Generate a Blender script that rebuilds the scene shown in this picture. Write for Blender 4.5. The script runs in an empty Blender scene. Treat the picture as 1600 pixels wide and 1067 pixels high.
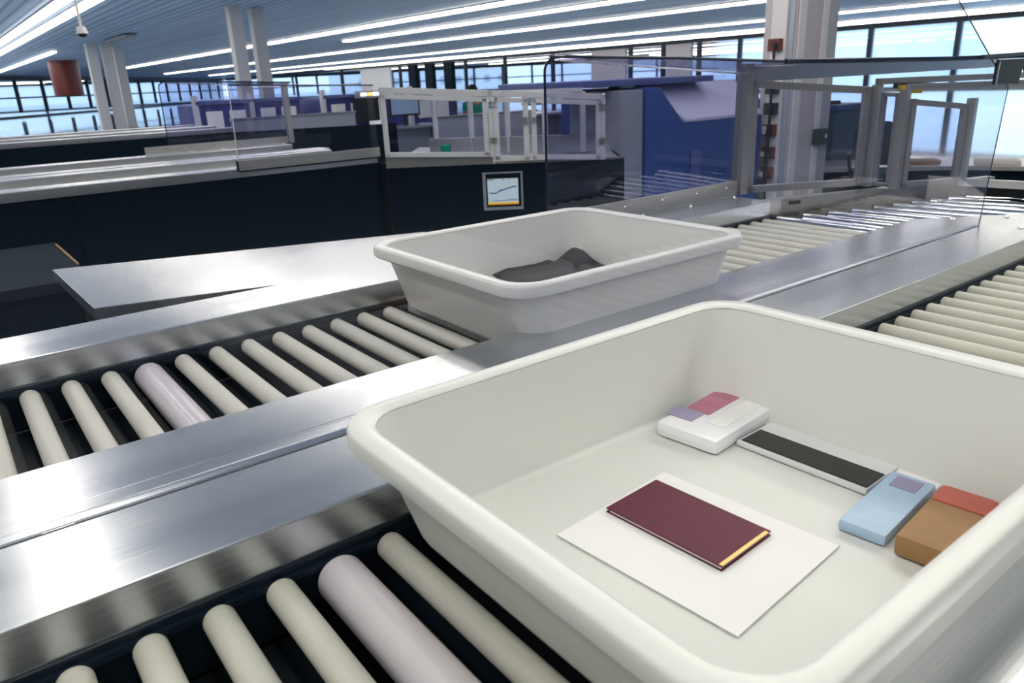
import bpy, bmesh, math, random
from mathutils import Vector, Matrix
random.seed(7)
C = bpy.context.scene.collection
CAM_Z = 1.40

# ------------------------------------------------------------------ materials
def nt(name):
    m = bpy.data.materials.new(name); m.use_nodes = True
    t = m.node_tree; t.nodes.clear()
    return m, t, t.nodes, t.links
def mat(name, col, rough=.5, metal=0., var=.06, scale=(8, 8, 8), bump=0., spec=.5, emit=None, estr=0., coat=0., aniso=0., rvar=0.):
    m, t, N, L = nt(name)
    out = N.new('ShaderNodeOutputMaterial'); p = N.new('ShaderNodeBsdfPrincipled')
    L.new(p.outputs[0], out.inputs[0])
    tc = N.new('ShaderNodeTexCoord'); mp = N.new('ShaderNodeMapping'); mp.inputs['Scale'].default_value = scale
    nz = N.new('ShaderNodeTexNoise'); nz.inputs['Scale'].default_value = 1.0; nz.inputs['Detail'].default_value = 4
    L.new(tc.outputs['Object'], mp.inputs[0]); L.new(mp.outputs[0], nz.inputs['Vector'])
    mx = N.new('ShaderNodeMix'); mx.data_type = 'RGBA'
    a = [max(0, c*(1-var)) for c in col[:3]]+[1]; b = [c*(1+var) for c in col[:3]]+[1]
    mx.inputs[6].default_value = a; mx.inputs[7].default_value = b
    L.new(nz.outputs[0], mx.inputs[0]); L.new(mx.outputs[2], p.inputs['Base Color'])
    p.inputs['Roughness'].default_value = rough; p.inputs['Metallic'].default_value = metal
    p.inputs['Specular IOR Level'].default_value = spec
    p.inputs['Coat Weight'].default_value = coat
    p.inputs['Anisotropic'].default_value = aniso
    if rvar:
        mr = N.new('ShaderNodeMapRange'); mr.inputs[3].default_value = rough-rvar; mr.inputs[4].default_value = rough+rvar
        L.new(nz.outputs[0], mr.inputs[0]); L.new(mr.outputs[0], p.inputs['Roughness'])
    if bump:
        bp = N.new('ShaderNodeBump'); bp.inputs['Strength'].default_value = bump; bp.inputs['Distance'].default_value = .002
        L.new(nz.outputs[0], bp.inputs['Height']); L.new(bp.outputs[0], p.inputs['Normal'])
    if emit:
        p.inputs['Emission Color'].default_value = (*emit, 1); p.inputs['Emission Strength'].default_value = estr
    return m
def clear(name, tint, refl=1.0, ior=1.45, rough=.015):
    m, t, N, L = nt(name)
    out = N.new('ShaderNodeOutputMaterial'); mix = N.new('ShaderNodeMixShader')
    tr = N.new('ShaderNodeBsdfTransparent'); gl = N.new('ShaderNodeBsdfGlossy')
    fr = N.new('ShaderNodeFresnel'); fr.inputs['IOR'].default_value = ior
    mu = N.new('ShaderNodeMath'); mu.operation = 'MULTIPLY'; mu.inputs[1].default_value = refl
    ge = N.new('ShaderNodeNewGeometry'); mr = N.new('ShaderNodeMapRange')      # same reflectance from either side of the thin sheet
    mr.inputs[3].default_value = ior; mr.inputs[4].default_value = 1/ior
    L.new(ge.outputs['Backfacing'], mr.inputs[0]); L.new(mr.outputs[0], fr.inputs['IOR'])
    tr.inputs[0].default_value = (*tint, 1); gl.inputs['Roughness'].default_value = rough
    gl.inputs['Color'].default_value = (.95, .95, 1, 1)
    L.new(fr.outputs[0], mu.inputs[0]); L.new(mu.outputs[0], mix.inputs[0])
    L.new(tr.outputs[0], mix.inputs[1]); L.new(gl.outputs[0], mix.inputs[2]); L.new(mix.outputs[0], out.inputs[0])
    return m
def frosted(name, tint, amount):
    m, t, N, L = nt(name)
    out = N.new('ShaderNodeOutputMaterial'); m1 = N.new('ShaderNodeMixShader'); m2 = N.new('ShaderNodeMixShader')
    tr = N.new('ShaderNodeBsdfTransparent'); tl = N.new('ShaderNodeBsdfTranslucent'); gl = N.new('ShaderNodeBsdfGlossy'); fr = N.new('ShaderNodeLayerWeight')
    tr.inputs[0].default_value = (.78, .86, .92, 1); tl.inputs[0].default_value = (*tint, 1); gl.inputs['Roughness'].default_value = .02
    m1.inputs[0].default_value = amount; fr.inputs[0].default_value = .38
    L.new(tr.outputs[0], m1.inputs[1]); L.new(tl.outputs[0], m1.inputs[2]); L.new(fr.outputs['Fresnel'], m2.inputs[0])
    L.new(m1.outputs[0], m2.inputs[1]); L.new(gl.outputs[0], m2.inputs[2]); L.new(m2.outputs[0], out.inputs[0])
    return m
def emat(name, col, s):
    m, t, N, L = nt(name)
    out = N.new('ShaderNodeOutputMaterial'); e = N.new('ShaderNodeEmission')
    e.inputs[0].default_value = (*col, 1); e.inputs[1].default_value = s
    L.new(e.outputs[0], out.inputs[0]); return m
def ceilmat():
    m, t, N, L = nt('ceiling_slats')
    out = N.new('ShaderNodeOutputMaterial'); p = N.new('ShaderNodeBsdfPrincipled'); L.new(p.outputs[0], out.inputs[0])
    tc = N.new('ShaderNodeTexCoord'); mp = N.new('ShaderNodeMapping'); mp.inputs['Scale'].default_value = (.70, .0, .0)
    w = N.new('ShaderNodeTexWave'); w.wave_type = 'BANDS'; w.bands_direction = 'X'; w.inputs['Scale'].default_value = 1.6
    w.inputs['Distortion'].default_value = 0
    rp = N.new('ShaderNodeValToRGB'); rp.color_ramp.elements[0].position = .05; rp.color_ramp.elements[0].color = (.20, .31, .45, 1)
    rp.color_ramp.elements[1].position = .40; rp.color_ramp.elements[1].color = (.44, .60, .80, 1)
    L.new(tc.outputs['Object'], mp.inputs[0]); L.new(mp.outputs[0], w.inputs['Vector']); L.new(w.outputs[0], rp.inputs[0])
    nz = N.new('ShaderNodeTexNoise'); nz.inputs['Scale'].default_value = 1.0
    mp2 = N.new('ShaderNodeMapping'); mp2.inputs['Scale'].default_value = (2.5, .05, 1)
    L.new(tc.outputs['Object'], mp2.inputs[0]); L.new(mp2.outputs[0], nz.inputs['Vector'])
    mx = N.new('ShaderNodeMix'); mx.data_type = 'RGBA'; mx.blend_type = 'OVERLAY'; mx.inputs[0].default_value = .5
    L.new(rp.outputs[0], mx.inputs[6]); L.new(nz.outputs[0], mx.inputs[7]); L.new(mx.outputs[2], p.inputs['Base Color'])
    p.inputs['Roughness'].default_value = .45
    return m
M = dict(
    steel=mat('brushed_steel', (.60, .625, .66), .24, .84, .15, (7, 420, 420), .05, aniso=.3, rvar=.05),
    steel_x=mat('brushed_steel_side', (.52, .52, .51), .31, .80, .16, (9, 420, 420), .06, rvar=.05),
    alu=mat('satin_aluminium', (.50, .50, .52), .36, .75, .06, (30, 30, 30)),
    whitealu=mat('white_coated_frame', (.68, .69, .72), .4, .1, .04),
    rubber=mat('grey_roller_sleeve', (.60, .60, .545), .48, 0, .10, (10, 10, 10), .1),
    drive=mat('pale_lilac_drive_sleeve', (.60, .57, .62), .36, 0, .08, (22, 6, 22), .1, coat=.15),
    chrome=mat('chrome', (.82, .84, .88), .09, 1, .03),
    black=mat('black_pan', (.006, .014, .023), .55, 0, .3, (6, 6, 6)),
    blackrail=mat('black_rail', (.012, .024, .040), .30, 0, .2),
    navy=mat('dark_navy_panel', (.0055, .0155, .026), .45, 0, .15, (3, 3, 3), spec=.08),
    seam=mat('dark_seam', (.004, .008, .012), .7),
    tray=mat('cream_tray_plastic', (.70, .715, .70), .33, 0, .015, (4, 4, 4)),
    rim=mat('cream_tray_rim', (.75, .765, .755), .30, 0, .01, (4, 4, 4)),
    clear=clear('clear_shield', (.945, .945, .975), 1.0),
    tint=clear('tinted_polycarbonate', (.83, .835, .92), 1.2),
    tintroof=clear('tinted_roof', (.68, .69, .80), 1.2),
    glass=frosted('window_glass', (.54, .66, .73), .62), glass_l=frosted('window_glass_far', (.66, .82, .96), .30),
    pane=clear('door_pane', (.86, .87, .93), 1.0),
    navy2=mat('dark_counter_laminate', (.020, .030, .043), .75, 0, .1, spec=.08),
    edge=mat('dark_sheet_edge', (.015, .030, .06), .25, 0, .1),
    bolt=mat('bolt_steel', (.75, .75, .75), .2, 1, .02),
    dark=mat('dark_plastic', (.03, .035, .04), .45, 0, .1),
    bracket=mat('dark_bracket_metal', (.030, .034, .033), .5, .2, .2),
    blackcloth=mat('charcoal_fabric', (.040, .044, .050), .75, 0, .3, (60, 60, 60), .5),
    blackcloth2=mat('black_fabric_edge', (.012, .015, .018), .7, 0, .3, (60, 60, 60), .4),
    maroon=mat('maroon_leatherette', (.125, .018, .045), .5, 0, .12, (60, 60, 60), .2),
    paper=mat('white_paper', (.86, .86, .86), .6, 0, .02),
    gold=mat('gold_foil', (.62, .46, .20), .35, .8, .05),
    phone=mat('black_phone_glass', (.015, .02, .02), .12, 0, .1),
    phoneside=mat('white_phone_case', (.72, .72, .75), .3),
    pink=mat('pink_print', (.55, .22, .32), .4, 0, .35, (40, 25, 25)),
    lilac=mat('lilac_print', (.36, .33, .50), .4, 0, .2),
    skyblue=mat('light_blue_pack', (.42, .56, .74), .35, 0, .15, (30, 30, 30)),
    brown=mat('tan_leather', (.36, .21, .10), .5, 0, .25, (30, 30, 30), .4),
    red=mat('coral_red_patch', (.55, .16, .12), .45, 0, .15),
    foil=mat('clear_wrap', (.85, .85, .9), .15, 0, .05),
    lightgrey=mat('light_grey_cabinet', (.33, .36, .42), .45, 0, .08),
    blue=mat('deep_blue_enclosure', (.055, .12, .34), .4, 0, .15, (2, 2, 2)),
    bluelid=mat('slate_blue_lid', (.13, .16, .36), .35, 0, .1),
    lilacpanel=mat('pale_lilac_panel', (.68, .68, .86), .3, 0, .06),
    purple=mat('violet_blue_enclosure', (.07, .075, .26), .4, 0, .2),
    bin=mat('blue_bin_plastic', (.03, .07, .25), .4, 0, .15),
    binbody=mat('dark_blue_grey_bin_plastic', (.045, .085, .15), .45, 0, .15),
    white=mat('white_paint', (.74, .74, .76), .55, 0, .03),
    colwhite=mat('column_white', (.70, .70, .72), .55, 0, .05, (1, 1, .3)),
    colblue=mat('column_blue_grey', (.42, .47, .55), .5, 0, .05), lightgrey2=mat('column_side_grey', (.45, .46, .50), .5, 0, .05),
    colbeige=mat('column_beige_grey', (.56, .53, .55), .55, 0, .05),
    socketred=mat('brick_red_socket', (.19, .055, .045), .5, 0, .2),
    socketgrey=mat('grey_socket', (.06, .075, .085), .5, 0, .2),
    maroonmetal=mat('maroon_column_cladding', (.17, .035, .035), .35, 0, .2, (3, 3, .2)),
    floor=mat('grey_hall_floor', (.44, .50, .57), .07, 0, .10, (.7, .7, .7), coat=.6),
    wall=mat('wall_grey', (.20, .22, .25), .6, 0, .05),
    mullion=mat('dark_mullion', (.03, .04, .055), .4, .4, .1),
    green=mat('teal_green_fabric', (.02, .36, .24), .7, 0, .15),
    hair=mat('dark_hair', (.02, .016, .014), .6), skin=mat('skin', (.55, .32, .24), .5),
    trousers=mat('dark_trousers', (.03, .035, .06), .7),
    chair=mat('dark_blue_grey_chair_fabric', (.022, .045, .065), .7, 0, .2, (40, 40, 40)),
    building=mat('pale_facade', (.66, .68, .72), .7, 0, .06),
    bwin=mat('facade_window', (.20, .26, .34), .2),
    ground=mat('outdoor_paving', (.60, .62, .65), .8),
    hedge=mat('dark_green_cover', (.045, .10, .09), .7, 0, .3),
    yellow=mat('yellow_plastic', (.62, .46, .03), .45),
    strip=emat('light_diffuser', (1.0, .92, .77), 10.0),
    housing=mat('light_housing', (.35, .38, .42), .5),
    screen=emat('screen_white', (.60, .74, .77), .85), sorange=emat('screen_orange', (.85, .42, .06), .9),
    syellow=emat('screen_yellow', (.95, .78, .2), .9), sdark=emat('screen_line', (.08, .09, .25), .6),
    sblue=emat('screen_blue', (.05, .18, .60), .9), slilac=emat('screen_lilac', (.40, .40, .62), .8), sgreen=emat('screen_green', (.45, .75, .6), .8),
    amber=emat('amber_lamp', (1, .45, .08), 4), lampwhite=emat('white_lamp', (1, .93, .85), 4),
    ceiling=ceilmat(),
)

# ------------------------------------------------------------------ mesh helpers
class MB:
    def __init__(s): s.bm = bmesh.new()
    def box(s, x0, x1, y0, y1, z0, z1, bev=0.):
        r = bmesh.ops.create_cube(s.bm, size=1)
        for v in r['verts']:
            v.co = Vector((x0+(v.co.x+.5)*(x1-x0), y0+(v.co.y+.5)*(y1-y0), z0+(v.co.z+.5)*(z1-z0)))
        if bev:
            es = list({e for v in r['verts'] for e in v.link_edges})
            bmesh.ops.bevel(s.bm, geom=es, offset=bev, segments=2, affect='EDGES', profile=.7)
        return s
    def prism(s, pts, vec, bev=0.):            # polygon extruded along vec
        vs = [s.bm.verts.new(p) for p in pts]; f = s.bm.faces.new(vs)
        r = bmesh.ops.extrude_face_region(s.bm, geom=[f])
        nv = [g for g in r['geom'] if isinstance(g, bmesh.types.BMVert)]
        bmesh.ops.translate(s.bm, verts=nv, vec=Vector(vec))
        if bev:
            es = list({e for v in vs+nv for e in v.link_edges})
            bmesh.ops.bevel(s.bm, geom=es, offset=bev, segments=2, affect='EDGES', profile=.7)
        return s
    def bar(s, p0, p1, w, h, bev=0., up=(0, 0, 1)):      # rectangular bar between two points
        p0, p1 = Vector(p0), Vector(p1); d = (p1-p0).normalized(); u = Vector(up)
        if abs(d.dot(u)) > .95: u = Vector((1, 0, 0))
        r = d.cross(u).normalized(); u = r.cross(d).normalized()
        pts = [p0+r*a*w/2+u*b*h/2 for a, b in ((-1, -1), (1, -1), (1, 1), (-1, 1))]
        return s.prism(pts, p1-p0, bev)
    def cyl(s, p0, p1, r, seg=24, r2=None, round_=0., groove=False):
        p0, p1 = Vector(p0), Vector(p1); d = p1-p0; L = d.length; q = Vector((0, 0, 1)).rotation_difference(d.normalized())
        r2 = r if r2 is None else r2
        prof = [(r, 0), (r2, L)]
        if round_: prof = [(r-round_, 0), (r-round_*.3, round_*.3), (r, round_), (r2, L-round_), (r2-round_*.3, L-round_*.3), (r2-round_, L)]
        if groove: prof = prof[:3]+[(r, .011), (r-.0006, .0115), (r-.0006, .0125), (r, .013), (r, L-.013), (r-.0006, L-.0125), (r-.0006, L-.0115), (r, L-.011)]+prof[3:]
        rings = []
        for rr, z in prof:
            rings.append([s.bm.verts.new(p0+q@Vector((rr*math.cos(2*math.pi*k/seg), rr*math.sin(2*math.pi*k/seg), z))) for k in range(seg)])
        for a, b in zip(rings, rings[1:]):
            for k in range(seg): s.bm.faces.new((a[k], a[(k+1) % seg], b[(k+1) % seg], b[k]))
        s.bm.faces.new(rings[0][::-1]); s.bm.faces.new(rings[-1]); return s
    def tube(s, pts, r, seg=8):
        for a, b in zip(pts, pts[1:]): s.cyl(a, b, r, seg)
        return s
    def ball(s, c, r, sc=(1, 1, 1), seg=16):
        q = bmesh.ops.create_uvsphere(s.bm, u_segments=seg, v_segments=max(6, seg//2), radius=r)
        for v in q['verts']: v.co = Vector(c)+Vector((v.co.x*sc[0], v.co.y*sc[1], v.co.z*sc[2]))
        return s
    def poly(s, pts, thick, n=None):           # flat sheet with a thickness along its normal
        P = [Vector(p) for p in pts]
        if n is None:
            n = Vector((0, 0, 0))
            for a, b in zip(P, P[1:]+P[:1]): n += a.cross(b)
        n = Vector(n).normalized()
        return s.prism([p-n*thick/2 for p in P], n*thick)
    def build(s, name, material, parent=None, smooth=40):
        bmesh.ops.recalc_face_normals(s.bm, faces=s.bm.faces)
        me = bpy.data.meshes.new(name); s.bm.to_mesh(me); s.bm.free()
        me.materials.append(M[material]); me.shade_smooth(); me.set_sharp_from_angle(angle=math.radians(smooth))
        o = bpy.data.objects.new(name, me); C.objects.link(o)
        w = o.modifiers.new('weighted', 'WEIGHTED_NORMAL'); w.keep_sharp = True; w.mode = 'FACE_AREA'
        if parent is not None: put(o, parent)
        return o
def world_loc(o):
    v = Vector((0, 0, 0)); m = Matrix.Identity(4)
    ch = []
    while o is not None: ch.append(o); o = o.parent
    for k in reversed(ch): m = m @ k.matrix_parent_inverse @ k.matrix_basis
    return m
def put(o, parent):                            # geometry is written in world space
    o.parent = parent; o.matrix_parent_inverse = world_loc(parent).inverted()
def tag(o, label=None, cat=None, group=None, kind=None):
    if label: o['label'] = label
    if cat: o['category'] = cat
    if group: o['group'] = group
    if kind: o['kind'] = kind
    return o
def thing(name, label, cat, loc=(0, 0, 0), group=None):
    o = bpy.data.objects.new(name, None); C.objects.link(o); o.location = loc; o.empty_display_size = .1
    return tag(o, label, cat, group)
def struct(o): o['kind'] = 'structure'; return o

# ------------------------------------------------------------------ hall
H = 3.40
plan = [(-14.2, -14.2), (42.2, -14.2), (42.2, 131.9), (-14.2, 48.2)]
struct(MB().prism([(x, y, -.1) for x, y in plan], (0, 0, .1)).build('floor', 'floor'))
struct(MB().prism([(x, y, H) for x, y in plan], (0, 0, .15)).build('ceiling', 'ceiling'))
struct(MB().box(-14, 42, -14.2, -14, 0, H).build('wall_near', 'wall'))
struct(MB().box(-14.2, -14, -14, 50, 0, H).build('wall_back', 'wall'))
# glazed right wall at x = 42
XR = 42
b = MB(); b.bm.faces.new([b.bm.verts.new(p) for p in ((XR, -14, 0), (XR, 131, 0), (XR, 131, H-.25), (XR, -14, H-.25))])
w1 = struct(b.build('window_1', 'glass'))
MB().box(XR-.12, XR+.12, -14, 131, H-.28, H).build('window_header', 'mullion', w1)
MB().box(XR-.15, XR+.12, -14, 131, 0, .12).build('window_sill', 'wall', w1)
for y in (3, 11, 18.3, 22.8, 27.3, 31.2, 34.4, 37.5, 40.6, 49.2, 55.6, 61.7, 74, 88, 102, 116):
    MB().box(XR-.14, XR+.14, y-.11, y+.11, .1, H-.2).build('mullion', 'mullion', w1)
for k, (y0, y1) in enumerate(((35.0, 37.2), (41.0, 44.6), (76, 83))):
    p = MB().box(XR-.10, XR-.04, y0, y1, .1, H-.25).build('blind_panel', 'colbeige' if k < 2 else 'white', w1)
for y in (64.5, 68, 71.3):
    MB().box(XR-.2, XR+.1, y-.7, y+.7, .1, H-.25).build('dark_panel', 'navy', w1)
# glazed oblique wall at the far left
A = Vector((-14.1, 48.3)); B = Vector((42.1, 131.8)); dv = (B-A); Ln = dv.length; dv.normalize()
def wl(t, off=0): return (A.x+dv.x*t+dv.y*off, A.y+dv.y*t-dv.x*off)
def wseg(t0, t1, o0, o1, z0, z1, name, m, parent=None):
    a, b, c, d = wl(t0, o0), wl(t1, o0), wl(t1, o1), wl(t0, o1)
    return MB().prism([(*a, z0), (*b, z0), (*c, z0), (*d, z0)], (0, 0, z1-z0)).build(name, m, parent)
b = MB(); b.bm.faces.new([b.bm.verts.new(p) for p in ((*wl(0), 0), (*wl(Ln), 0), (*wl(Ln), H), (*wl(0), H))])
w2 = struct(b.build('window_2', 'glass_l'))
wseg(0, Ln, -.1, .1, H-.35, H, 'window_header', 'mullion', w2)
wseg(0, Ln, -.2, .2, 0, .12, 'window_sill', 'wall', w2)
wseg(0, Ln, -.08, .08, 1.55, 1.68, 'transom', 'mullion', w2)
t = 4.
while t < Ln:
    wseg(t-.12, t+.12, -.12, .12, .4, H-.2, 'mullion', 'mullion', w2); t += 4.4
# ceiling lights
strips = [(-4, -8, 60), (-1.4, -8, 60), (.15, -8, 70), (3.1, -4, 66), (3.65, -4, 68), (5.6, 40, 75), (5.5, -6, 13.5), (13.45, -6, 65), (16.6, -8, 34), (21.6, -8, 86), (30.5, -8, 101), (37.5, -8, 100), (39.9, -8, 88)]  # first two strips are never in view, added to help light the hall
lab = ['long linear ceiling light behind the camera', 'linear ceiling light above the camera position', 'linear ceiling light just left of the frame', 'broad linear ceiling light at top left, leftmost of the bright pair',
       'linear ceiling light at top left, right one of the bright pair', 'short linear ceiling light ending above the maroon drum at far left', 'linear ceiling light above the frame over the front conveyor', 'bright linear ceiling light that passes behind the pair of white columns, topmost there',
       'short linear ceiling light with a free left end at upper middle of the picture', 'long linear ceiling light, third bright line down from the top middle', 'long linear ceiling light, fourth bright line from the top middle',
       'long linear ceiling light, fifth bright line from the top middle', 'lowest long linear ceiling light, just in front of the right window wall']
for (x, y0, y1), l in zip(strips, lab):
    w = .10 if x < 10 else .16
    r = thing('ceiling_light', l, 'ceiling light', (x, y0, H), 'linear ceiling lights')
    MB().box(x-w-.03, x+w+.03, y0-.03, y1+.03, H-.035, H-.002).build('housing', 'housing', r)
    MB().box(x-w, x+w, y0, y1, H-.10, H-.03).build('diffuser', 'strip', r)
# dome camera
r = thing('security_camera', 'small white dome security camera hanging on a stem from ceiling at upper left', 'camera', (2.06, 12, H), None)
MB().cyl((2.06, 12, 2.27), (2.06, 12, H), .018, 10).build('stem', 'white', r)
MB().cyl((2.06, 12, 2.20), (2.06, 12, 2.29), .075, 20, .05).build('housing', 'white', r)
MB().ball((2.06, 12, 2.20), .06, (1, 1, .8)).build('dome', 'phone', r)
# unlit fixture
r = thing('ceiling_fixture', 'dull blue grey unlit box fixture on the ceiling above the three slim columns', 'fixture', (6.55, 31.5, H))
MB().box(6.35, 6.75, 29.6, 33.4, H-.10, H-.03, .02).build('fixture_box', 'lightgrey', r); MB().box(6.45, 6.65, 30, 33, H-.035, H-.001).build('mounting_plate', 'dark', r)

# ------------------------------------------------------------------ columns
def column(x, y, w, l, group=None, m='colwhite'):
    r = thing('round_edged_column', l, 'column', (x, y, 0), group)
    MB().box(x-w/2, x+w/2, y-w/2, y+w/2, 0, H, .03).build('shaft', m, r)
    MB().box(x-w/2-.03, x+w/2+.03, y-w/2-.03, y+w/2+.03, 0, .12, .01).build('plinth', 'alu', r)
column(7.02, 20.5, .32, 'white column near upper middle left, left one of the close pair', 'pair of white columns')
column(7.73, 20.9, .32, 'white column near upper middle left, right one of the close pair', 'pair of white columns')
column(6.24, 35.3, .38, 'slim far white column right of the maroon drum, first of three', 'three far columns')
column(6.80, 35.4, .38, 'slim far white column right of the maroon drum, middle of three', 'three far columns')
column(7.57, 37.2, .38, 'slim far white column right of the maroon drum, last of three', 'three far columns')
r = thing('ceiling_drum', 'broad maroon drum shaped cladding hanging from the ceiling at far left', 'drum', (7.45, 51, H))
MB().cyl((7.45, 51, 1.56), (7.45, 51, H), .75, 40).build('cladding', 'maroonmetal', r)
MB().cyl((7.45, 51, 1.50), (7.45, 51, 1.56), .70, 40).build('lower_rim', 'dark', r)
# broad column with sockets
r = thing('service_column', 'broad white and beige column with a row of sockets behind the tinted tunnel', 'column', (6.5, 4.15, 0))
MB().box(6.14, 6.76, 4.0, 4.32, 0, H, .01).build('shaft', 'colbeige', r)
MB().box(6.105, 6.139, 4.075, 4.225, 0, H, .005).build('trunking', 'white', r)
MB().box(6.125, 6.139, 4.015, 4.070, 0, H, .003).build('cover_strip', 'colblue', r)
MB().box(6.16, 6.26, 3.985, 3.999, 0, H, .004).build('cover_strip', 'white', r); MB().box(6.52, 6.60, 3.985, 3.999, 0, H, .004).build('cover_strip', 'white', r)
MB().box(6.605, 6.755, 3.988, 3.999, 0, H, .004).build('cover_strip', 'lightgrey2', r)
names = ['red socket box high on the white column above the tunnel roof', 'dark socket box topmost below the tunnel roof on the socket column', 'grey socket box on the socket column, second below the tunnel roof', 'red socket box with large white label on the column, third below the roof',
         'red socket box on the column, fourth below the tunnel roof', 'lowest red socket box on the column behind the tunnel']
for k, z in enumerate((1.58, 1.225, 1.052, .868, .672, .495)):
    s = thing('socket_box', names[k], 'socket', (6.10, 4.15, z), 'socket boxes on the column')
    MB().box(6.045, 6.104, 4.095, 4.21, z-.05, z+.05, .008).build('housing', 'socketgrey' if k in (1, 2) else 'socketred', s)
    MB().cyl((6.036, 4.135, z), (6.046, 4.135, z), .028, 16).build('outlet', 'dark', s)
    if k > 2: MB().box(6.040, 6.0455, 4.165, 4.205, z-.036, z+(.036 if k == 3 else .01)).build('face_label', 'white', s)
c = thing('power_cable', 'black cable looping down between the socket boxes on the column', 'cable', (6.03, 4.13, .3))
MB().tube([(6.025, 4.125, z) for z in (1.58, 1.225, 1.052, .868, .672, .495, .3, .0)], .012).tube([(6.028, 4.155, z) for z in (.85, .672, .495, .2, 0)], .006).build('cable_run', 'dark', c)
s = thing('wall_switch_box', 'dark grey box on the right side of the socket column', 'box', (6.6, 3.95, .78))
MB().box(6.50, 6.665, 3.92, 3.987, .71, .85, .008).build('housing', 'socketgrey', s)
MB().box(6.60, 6.62, 3.912, 3.921, .77, .80, .002).build('button', 'white', s)

# ------------------------------------------------------------------ conveyors
def lane(y0, y1, xa, xb, z, far_guard, near_guard, label, first, pitch, drive, group, step, detail=True, ends=None):
    """roller conveyor: rollers between y0 and y1; guards given as (inner, outer) y; z = top of the guards"""
    r = thing('roller_conveyor', label, 'conveyor', ((xa+xb)/2, (y0+y1)/2, 0), group)
    for nm, (gi, go), sgn in (('far_guard', far_guard, 1), ('near_guard', near_guard, -1)):
        a, b = min(gi, go), max(gi, go)
        e = ends.get(nm, xb) if ends else xb
        b_ = MB()
        if step == nm:      # a folded hem beside the seam, as on the cover between the lanes
            hs = .888 + (y0-1.085); 
            prof = [(a, z-.05), (b, z-.05), (b, z-.002), (b-.004, z), (hs+.0530, z), (hs+.0523, z-.0008), (hs+.0516, z), (hs+.025, z), (hs+.0225, z+.0009), (hs+.0185, z+.0026), (hs+.014, z+.0032), (hs+.0095, z+.0026), (hs+.0055, z+.0006), (a+.0008, z-.004)]
        else:
            prof = [(a, z-.05), (b, z-.05), (b, z-.0035), (b-.0012, z-.0012), (b-.0035, z), (a+.0035, z), (a+.0012, z-.0012), (a, z-.0035)]
        b_.prism([(xa, p, q) for p, q in prof], (e-xa, 0, 0))
        b_.build('side_guard', 'steel', r, 30)
    for yy, dy in ((y1, .012), (y0, -.012)):
        MB().box(xa, xb, min(yy, yy+dy)+.004, max(yy, yy+dy)+.004, z-.135, z-.0505, .003).build('side_rail', 'blackrail', r)
        MB().box(xa, xb, min(yy-dy*.2, yy+dy*.3), max(yy-dy*.2, yy+dy*.3), z-.068, z-.060).build('rail_lip', 'blackrail', r)
    MB().box(xa, xb, y0, y1, z-.15, z-.135).build('bed_pan', 'black', r)
    for xx in [xa+.2+.52*k for k in range(int((xb-xa)/.52))]:
        MB().box(xx-.02, xx+.02, y0, y1, z-.135, z-.115, .003).build('cross_member', 'blackrail', r)
    k0 = int(math.ceil((xa+.03-first)/pitch)); k1 = int((xb-.03-first)/pitch)
    for k in range(k0, k1+1):
        x = first+pitch*k; big = (k-drive) % 41 == 0
        if big: MB().cyl((x, y0+.004, z-.055-.028), (x, y1-.004, z-.055-.028), .028, 32, None, .006).build('drive_roller', 'drive', r, 50)
        else:
            rr = .0172
            MB().cyl((x, y0+.002, z-.055-rr), (x, y1-.002, z-.055-rr), rr, 24, None, .004, True).build('roller', 'rubber', r, 25)
    return r
Zg = .95
def conveyor_line(dy, dz, where, xb_far, xb_near, n):
    z = Zg+dz
    g = 'roller conveyor lanes'
    f = lane(1.085+dy, 1.580+dy, -.9-dy*.05, xb_far, z, (1.592+dy, 1.772+dy), (1.074+dy, .8915+dy), where[0], .054, .0684, 3, g, 'near_guard', ends={'near_guard': 2.335 if n == 1 else xb_far})
    q = lane(.225+dy, .720+dy, -.9-dy*.05, xb_near, z, (.729+dy, .8885+dy), (.216+dy, .046+dy), where[1], -.001, .0675, 4, g, None, ends={'far_guard': 2.335 if n == 1 else xb_near})
    return f, q
conveyor_line(0, 0, ('far roller lane of the front line, with the tray of dark clothing on it', 'nearest roller lane, under the large near tray'), 2.365, 3.1, 1)
conveyor_line(4.39, .03, ('far roller lane of the second line behind the dark navy cabinet', 'near roller lane of the second line on top of the dark navy cabinet'), 2.36, 2.30, 2)
conveyor_line(8.95, .06, ('far roller lane of the third line in the blurred left background', 'near roller lane of the third line in the blurred left background'), 2.9, 2.9, 3)

# cabinets under the lines
r = thing('conveyor_cabinet', 'black support cabinet under the front conveyor line', 'cabinet', (1, .9, 0))
MB().box(-.9, 2.36, .06, 1.76, .02, .798).build('side_panel', 'navy', r)
r = thing('conveyor_cabinet', 'large dark navy cabinet under the second line, carrying the small screen', 'cabinet', (1.2, 4.5, 0))
MB().box(-1.2, .55, 4.442, 4.46, 0, .928).build('side_panel', 'navy', r)
MB().box(.553, 2.318, 4.442, 4.46, 0, .928).build('side_panel', 'navy', r)
P0 = Vector((2.325, 4.376)); P3 = Vector((3.495, 3.452)); dd = (P3-P0).normalized(); nn = Vector((-dd.y, dd.x))   # nn points away from the camera
nn = nn if nn.y > 0 else -nn
def fp(t, off=0, z=0): q = P0+dd*t+nn*off; return (q.x, q.y, z)
Lf = (P3-P0).length
MB().prism([fp(0, 0, 0), fp(Lf, 0, 0), fp(Lf, .02, 0), fp(0, .02, 0)], (0, 0, .893)).build('angled_panel', 'navy', r)
MB().prism([(2.317, 4.441, 0), fp(0, -.0005, 0), fp(.006, -.001, 0), fp(.006, .02, 0), (2.317, 4.462, 0)], (0, 0, .927)).build('panel_joint', 'seam', r)
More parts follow.
